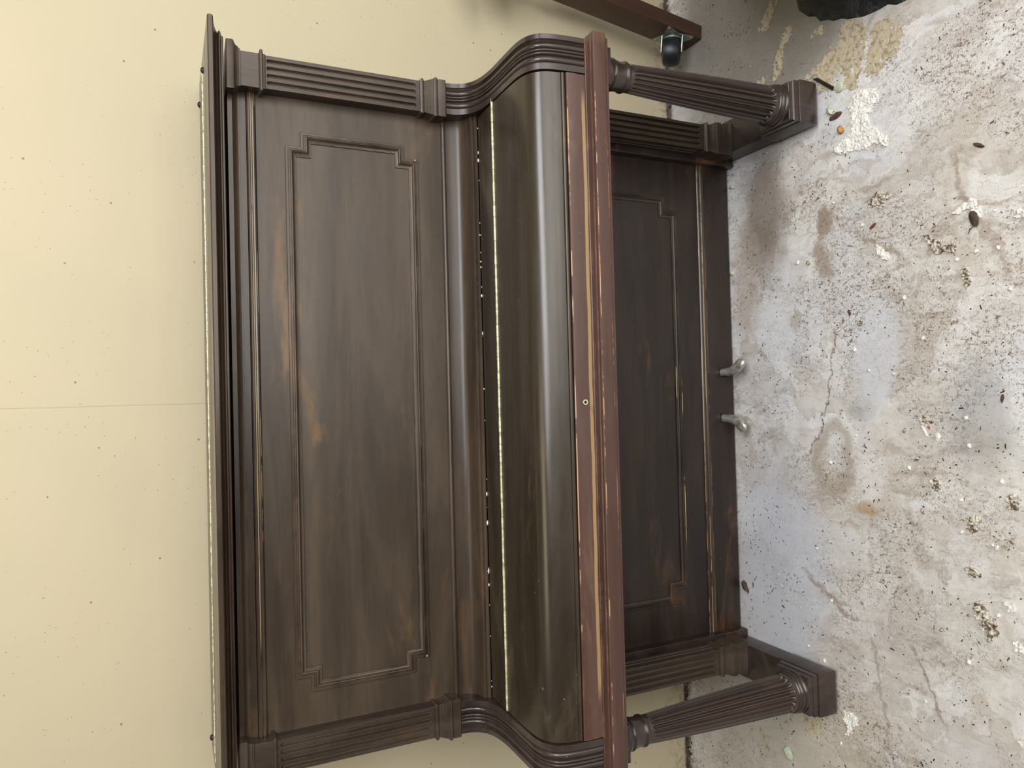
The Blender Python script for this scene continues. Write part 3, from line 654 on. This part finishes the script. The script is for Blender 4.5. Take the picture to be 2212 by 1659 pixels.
PATCH = [
 ('plaster_clump', [(.72, -.718), (.713, -.748), (.707, -.776), (.682, -.781), (.667, -.762), (.653, -.749), (.627, -.754), (.61, -.772), (.582, -.799), (.567, -.795), (.584, -.765), (.578, -.737), (.583, -.712), (.585, -.688), (.589, -.659), (.604, -.657), (.618, -.674), (.626, -.701), (.651, -.707), (.675, -.703), (.695, -.696), (.697, -.713)], 'plaster', .006, .004, 'largest crusty white plaster clump, in front of the right-hand column foot', GP),
 ('paint_patch', [(.891, -.681), (.9, -.701), (.886, -.737), (.863, -.754), (.826, -.752), (.796, -.746), (.769, -.732), (.73, -.721), (.733, -.697), (.772, -.685), (.793, -.677), (.779, -.656), (.756, -.641), (.76, -.615), (.786, -.611), (.815, -.563), (.82, -.585), (.832, -.612), (.852, -.645), (.85, -.675)], 'tan', .0022, .0012, 'broad tan paint patch between the black bag and right-hand column foot', GT),
 ('paint_patch', [(.85, -.77), (.861, -.788), (.848, -.823), (.814, -.845), (.776, -.838), (.758, -.808), (.739, -.777), (.746, -.747), (.783, -.751), (.816, -.762)], 'tan', .002, .0012, 'ragged tan paint patch below the tip of the black bag', GT),
 ('paint_patch', [(1.07, -.456), (1.061, -.486), (1.031, -.471), (.995, -.441), (1.012, -.416), (1.043, -.435)], 'tan', .0015, .001, 'short tan paint streak between the dolly and the black bag', GT),
 ('paint_patch', [(.976, -.507), (.975, -.531), (.942, -.526), (.924, -.5), (.872, -.491), (.845, -.47), (.853, -.457), (.906, -.469), (.946, -.491)], 'tan', .0015, .001, 'long narrow tan paint streak behind the right-hand column foot', GT),
 ('paint_patch', [(.923, -.597), (.925, -.626), (.909, -.636), (.903, -.615), (.91, -.597)], 'tan', .0015, .001, 'small oval tan paint spot at the left edge of the black bag', GT),
 ('paint_patch', [(.873, -.403), (.876, -.436), (.853, -.43), (.852, -.409)], 'tan', .0015, .001, 'small tan paint spot behind the right-hand column shaft', GT),
 ('paint_patch', [(-.843, -.496), (-.824, -.554), (-.855, -.543), (-.871, -.539), (-.881, -.522), (-.879, -.502)], 'tan', .002, .001, 'tan paint patch touching the left-hand column foot', GT),
 ('paint_patch', [(-.932, -.331), (-.939, -.352), (-.965, -.364), (-.99, -.367), (-.978, -.35), (-.958, -.337)], 'tan', .0015, .001, 'thin pale paint streak behind the left-hand column', GT),
 ('plaster_clump', [(-.776, -.625), (-.774, -.644), (-.778, -.664), (-.796, -.662), (-.808, -.648), (-.831, -.642), (-.83, -.631), (-.809, -.635), (-.799, -.624)], 'plaster', .006, .004, 'white plaster clump just in front of the left-hand column foot', GP),
 ('plaster_clump', [(.458, -.735), (.462, -.754), (.47, -.773), (.452, -.817), (.447, -.808), (.445, -.786), (.425, -.781), (.433, -.769), (.441, -.747)], 'dirtyplaster', .005, .004, 'crooked dirty plaster clump left of the largest white clump', GP),
 ('plaster_clump', [(.35, -.758), (.339, -.77), (.313, -.796), (.304, -.788), (.312, -.773), (.33, -.762)], 'plaster', .006, .003, 'narrow white plaster flake left of the crooked dirty clump', GP),
 ('plaster_clump', [(.349, -.874), (.34, -.892), (.321, -.91), (.309, -.922), (.317, -.942), (.308, -.952), (.293, -.944), (.303, -.922), (.296, -.911), (.309, -.896), (.325, -.889)], 'dirtyplaster', .007, .005, 'hooked dirty plaster clump beside the brown oval leaf', GP),
 ('plaster_clump', [(.377, -.945), (.386, -.96), (.396, -.975), (.396, -.989), (.378, -.998), (.354, -1.001), (.365, -.994), (.378, -.982), (.376, -.969), (.372, -.952)], 'plaster', .006, .004, 'bright white plaster clump touching the brown oval leaf', GP),
 ('plaster_clump', [(.347, -1.067), (.354, -1.082), (.350, -1.10), (.333, -1.096), (.335, -1.071)], 'plaster', .007, .003, 'white plaster lump at the front edge nearest the brown oval leaf', GP),
 ('plaster_clump', [(-.428, -.961), (-.423, -.973), (-.439, -.986), (-.457, -1.003), (-.479, -1.005), (-.498, -.988), (-.487, -.978), (-.466, -.969), (-.459, -.96)], 'dirtyplaster', .009, .006, 'biggest brown and white plaster clump at the front left', GP),
 ('plaster_clump', [(-.258, -.948), (-.248, -.965), (-.256, -.977), (-.278, -.971), (-.29, -.959), (-.282, -.949)], 'dirtyplaster', .007, .005, 'roundish dirty plaster clump in the front, right of the biggest clump', GP),
 ('plaster_clump', [(-.206, -1.028), (-.195, -1.044), (-.207, -1.055), (-.224, -1.049), (-.23, -1.032)], 'dirtyplaster', .007, .005, 'dirty plaster clump close to the front edge of the floor', GP),
 ('plaster_clump', [(-.364, -.941), (-.357, -.954), (-.367, -.975), (-.377, -.973), (-.377, -.951)], 'dirtyplaster', .006, .004, 'small brown plaster clump right of the biggest brown and white clump', GP),
 ('plaster_clump', [(-.412, -1.02), (-.412, -1.036), (-.425, -1.037), (-.43, -1.025)], 'plaster', .006, .003, 'small cream plaster lump in front of the biggest clump', GP),
 ('plaster_clump', [(-.485, -1.033), (-.486, -1.046), (-.493, -1.052), (-.504, -1.05), (-.502, -1.037)], 'plaster', .007, .003, 'white plaster lump at the front left edge', GP),
 ('plaster_clump', [(-.189, -.874), (-.177, -.888), (-.196, -.897), (-.208, -.884)], 'dirtyplaster', .006, .005, 'small brown plaster clump left of the white strip', GP),
 ('plaster_clump', [(.256, -.955), (.262, -.965), (.246, -.977), (.241, -.964)], 'dirtyplaster', .005, .004, 'small white plaster clump left of the oval leaf, farther of a pair', GP),
 ('plaster_clump', [(.239, -.959), (.24, -.974), (.225, -.978), (.214, -.966)], 'dirtyplaster', .005, .004, 'small plaster clump left of the oval leaf, second of a pair', GP),
 ('plaster_clump', [(-.678, -1.033), (-.666, -1.046), (-.676, -1.058), (-.690, -1.045)], 'plaster', .006, .003, 'cream plaster lump at the far left of the front edge', GP),
 ('plaster_clump', [(-.054, -.847), (-.047, -.861), (-.057, -.882), (-.064, -.879), (-.064, -.857)], 'dirtyplaster', .005, .003, 'little brown plaster clump beside the red bit', GP),
]
for nm, poly, mt, h, rg, lb, gp in PATCH:
    patch(nm, poly, mt, h, rg, lb, 'paint' if nm == 'paint_patch' else 'plaster', gp, .0026 if len(poly) < 7 else .0030, .12 if mt == 'dirtyplaster' else (.16 if mt == 'tan' else 0.0), .013 if mt == 'tan' else .006)

def pebble(name, x, y, r, mat, label, cat, group=None, sx=1, sy=1, sz=.6, rot=0, seed=0, amp=.45, sub=2):
    bm = bmesh.new(); bmesh.ops.create_icosphere(bm, subdivisions=sub, radius=1)
    for v in bm.verts:
        q = v.co*1.6+Vector((seed*3.1, seed*1.7, 0)); k = 1+amp*noise.noise(q)+amp*.5*noise.noise(q*2.7)
        v.co = Vector((v.co.x*k*r*sx, v.co.y*k*r*sy, v.co.z*k*r*sz))
    zm = min(v.co.z for v in bm.verts)
    for v in bm.verts: v.co.z = max(0.0002, v.co.z-zm*.75)
    o = bm_obj(name, bm, mat, None, 30, (x, y, 0)); o.rotation_euler = (0, 0, rot); tag(o, label, cat, group); return o
CR = [(.502, -.559, 9), (.474, -.646, 8), (.348, -.528, 9), (.341, -.561, 10), (.401, -.724, 9), (.216, -.827, 9), (.172, -.711, 12), (.109, -.693, 9), (-.166, -.611, 10), (-.141, -.845, 10), (-.107, -.961, 9), (-.05, -.956, 9), (-.229, -.705, 6), (-.39, -.559, 7), (-.512, -.6, 8), (-.546, -.453, 8), (-.649, -.521, 7), (-.671, -.571, 8), (-.407, -.762, 10), (-.307, -1.009, 9), (-.304, -1.0, 6), (.227, -.766, 5), (.058, -.729, 6), (.047, -.793, 6), (-.081, -.816, 9), (-.097, -.687, 5), (-.366, -.599, 4), (.355, -.396, 6), (.288, -.99, 9), (.287, -1.032, 8), (-.496, -.688, 7), (-.86, -.614, 8), (-.672, -.843, 6), (-.504, -.887, 9), (-.554, -.944, 10), (-.442, -1.007, 8), (-.431, -.749, 9), (.202, -1.053, 9), (-.288, -.938, 8), (-.256, -.853, 9), (-.221, -.94, 9), (-.174, -1.023, 9), (-.879, -.436, 6), (.122, -.868, 8), (-.163, -.824, 8), (.102, -1.001, 6), (.279, -.949, 7), (.361, -1.029, 6)]
for i, (x, y, s) in enumerate(CR):
    pebble('plaster_crumb', x, y, s*.00055, 'plaster' if i % 3 else 'dirtyplaster', 'small white plaster crumb scattered on the stained concrete', 'plaster', 'plaster crumbs scattered on the floor', 1.1, .8, .6, i*1.3, i)
pebble('paint_chip', .750, -.675, .0125, 'green', 'round pale green paint chip in front of the right-hand column foot', 'paint chip', None, 1.05, 1.0, .3, 0, 3, .25)
pebble('paint_chip', .703, -.648, .0098, 'green', 'crumpled pale green paint chip on the brown bark', 'paint chip', None, 1.2, .75, .75, .7, 12, .6)
pebble('bark_piece', .684, -.662, .0125, 'bark', 'flat brown bark piece beside the right-hand column foot', 'bark', None, .62, 1.5, .3, .15, 8, .3)
pebble('nutshell', .645, -.676, .0088, 'nut', 'orange brown nutshell beside the largest plaster clump', 'nut', None, 1.15, .85, .85, .4, 5, .12, 3)
pebble('paint_lump', -.960, -.442, .0150, 'green', 'pale green paint lump on the floor behind the left-hand column', 'paint chip', None, 1.2, .95, .5, .6, 15, .5)
pebble('paint_chip', .361, -.281, .0062, 'green', 'little pale green chip against the base board', 'paint chip', None, 1, 1, .7, 0, 21)
pebble('paint_chip', .612, -.290, .0062, 'green', 'little pale green chip under the right end of the base board', 'paint chip', None, 1, 1, .7, 0, 24)
pebble('white_strip', -.079, -.863, .0088, 'plaster', 'long thin white strip of paint beside the red bit', 'paint chip', None, 1.75, .42, .25, .55, 30, .25)
pebble('white_flake', -.090, -.893, .0085, 'plaster', 'flat white paint flake in front of the white strip', 'paint chip', None, 1.1, .8, .3, .2, 33, .5)
pebble('red_bit', -.072, -.874, .0032, 'redbit', 'tiny red plastic bit beside the white strip', 'plastic bit', None, 1.2, .8, .7, .3, 2, .3)
pebble('curled_leaf', -.545, -.298, .0115, 'leaf', 'dark curled dead leaf against the left part of the base board', 'leaf', None, 1.5, .7, .6, .5, 41, .7)
pebble('leaf_fragment', .393, -.754, .0078, 'rust', 'reddish brown leaf fragment behind the narrow white plaster flake', 'leaf', None, .5, 1.35, .35, .5, 51, .25)
pebble('leaf_fragment', .500, -1.003, .0085, 'bark', 'forked brown twig fragment at the front right of the floor', 'leaf', None, .45, 1.5, .5, -.5, 54, .4)
pebble('twig_fragment', .200, -.681, .0055, 'bark', 'small olive brown twig bit beside the long floor scratch', 'twig', None, 1.4, .6, .5, .3, 57, .3)
pebble('twig_fragment', -.01, -1.03, .0060, 'bark', 'short dark twig bit near the middle of the front edge', 'twig', None, .5, 1.5, .5, 1.4, 59, .3)
# dark wooden splinter
sv = [(.801, -.598), (.798, -.612), (.758, -.658), (.750, -.655)]
sx_, sy_ = .776, -.632
vs_ = [(a-sx_, b-sy_, .0008) for a, b in sv]+[(a-sx_, b-sy_, .0062) for a, b in sv]
o = finish('wood_splinter', vs_, [[0, 1, 2, 3], [4, 5, 6, 7], [0, 1, 5, 4], [1, 2, 6, 5], [2, 3, 7, 6], [3, 0, 4, 7]], 'darkwood', None, 0, (sx_, sy_, 0)); tag(o, 'dark pointed wooden splinter beside the right-hand column foot', 'splinter')
# oval leaf with stalk
lf = bpy.data.objects.new('oval_leaf', None); COL.objects.link(lf); lf.location = (.354, -.990, .007); lf.rotation_euler = (0, 0, .25)
tag(lf, 'dark brown oval dead leaf with stalk on white plaster', 'leaf')
vs_ = [(0, 0, .004)]; fs_ = []; n = 28
for i in (1, 2, 3, 4):
    for j in range(n):
        a = 2*math.pi*j/n; u = i/4; vs_.append((.0168*u*math.cos(a), .0090*u*math.sin(a)*(1+.10*math.cos(a)), .004*(1-u*u)+.0008*math.sin(3*a)*u))
for j in range(n): fs_.append([0, 1+j, 1+(j+1) % n])
for i in range(3):
    for j in range(n): fs_.append([1+i*n+j, 1+i*n+(j+1) % n, 1+(i+1)*n+(j+1) % n, 1+(i+1)*n+j])
b0 = len(vs_); vs_ += [(a, b, c-.0012) for a, b, c in vs_]; fs_ += [[q+b0 for q in reversed(f)] for f in fs_]
fs_ += [[1+3*n+j, 1+3*n+(j+1) % n, b0+1+3*n+(j+1) % n, b0+1+3*n+j] for j in range(n)]
finish('blade', vs_, fs_, 'leaf', lf, 60)
vs_ = []; fs_ = []; n = 6
for q in ((-.013, .004, -.001), (-.016, .014, -.003), (-.022, .021, -.005)):
    for j in range(n): vs_.append((q[0]+.0009*math.cos(2*math.pi*j/n), q[1], q[2]+.0009*math.sin(2*math.pi*j/n)))
for i in range(2):
    for j in range(n): fs_.append([i*n+j, i*n+(j+1) % n, (i+1)*n+(j+1) % n, (i+1)*n+j])
finish('stalk', vs_, fs_, 'leaf', lf, 60)

# uncountable grit
def grit(name, label, count, place, smin, smax, seed):
    rnd = random.Random(seed); vs_ = []; fs_ = []
    c = 0; tries = 0
    while c < count and tries < count*20:
        tries += 1
        pos = place(rnd)
        if pos is None: continue
        s = smin+(smax-smin)*rnd.random()**3; a = rnd.random()*6.28; el = 1+1.6*rnd.random()**4
        ca, sa = math.cos(a), math.sin(a); b = len(vs_)
        for dx, dy in ((-1, -.6), (.9, -.7), (1, .6), (-.8, .7)):
            ux = dx*s*el*(.7+.6*rnd.random()); uy = dy*s*(.7+.6*rnd.random())
            vs_.append((pos[0]+ux*ca-uy*sa, pos[1]+ux*sa+uy*ca, .0001))
        vs_.append((pos[0]+(rnd.random()-.5)*s, pos[1]+(rnd.random()-.5)*s, s*(.5+.6*rnd.random())))
        fs_ += [[b, b+1, b+4], [b+1, b+2, b+4], [b+2, b+3, b+4], [b+3, b, b+4]]; c += 1
    o = finish(name, vs_, fs_, 'grains', None, 0); tag(o, label, 'dirt', None, 'stuff')
def pl_floor(r):
    x = r.uniform(-1.25, 1.3); y = r.uniform(-1.15, -.06)
    dn = noise.noise(Vector((x*4.5, y*4.5, 2)))*.5+.5+.35*noise.noise(Vector((x*13, y*13, 5)))
    if r.random() > max(.03, (dn-.3)*1.6): return None
    if abs(x) < .8 and y > -.30: return None
    if abs(abs(x)-.729) < .06 and y > -.625: return None
    if math.hypot(x-1.285, y+.875) < .51: return None
    if abs(x-1.12) < .05 and abs(y+.135) < .07: return None
    return (x, y)
grit('floor_grit', 'fine brown grit strewn over the stained concrete floor', 6500, pl_floor, .0004, .0023, 3)
def pl_corner(r):
    x = r.uniform(-1.7, 1.7); y = -min(.05, abs(r.gauss(0, .010)))-.002
    if noise.noise(Vector((x*9, 0, 2))) < -.15: return None
    return (x, y)
grit('corner_dirt', 'dark dirt crumbs gathered where the wall meets the floor', 1500, pl_corner, .002, .0065, 9)
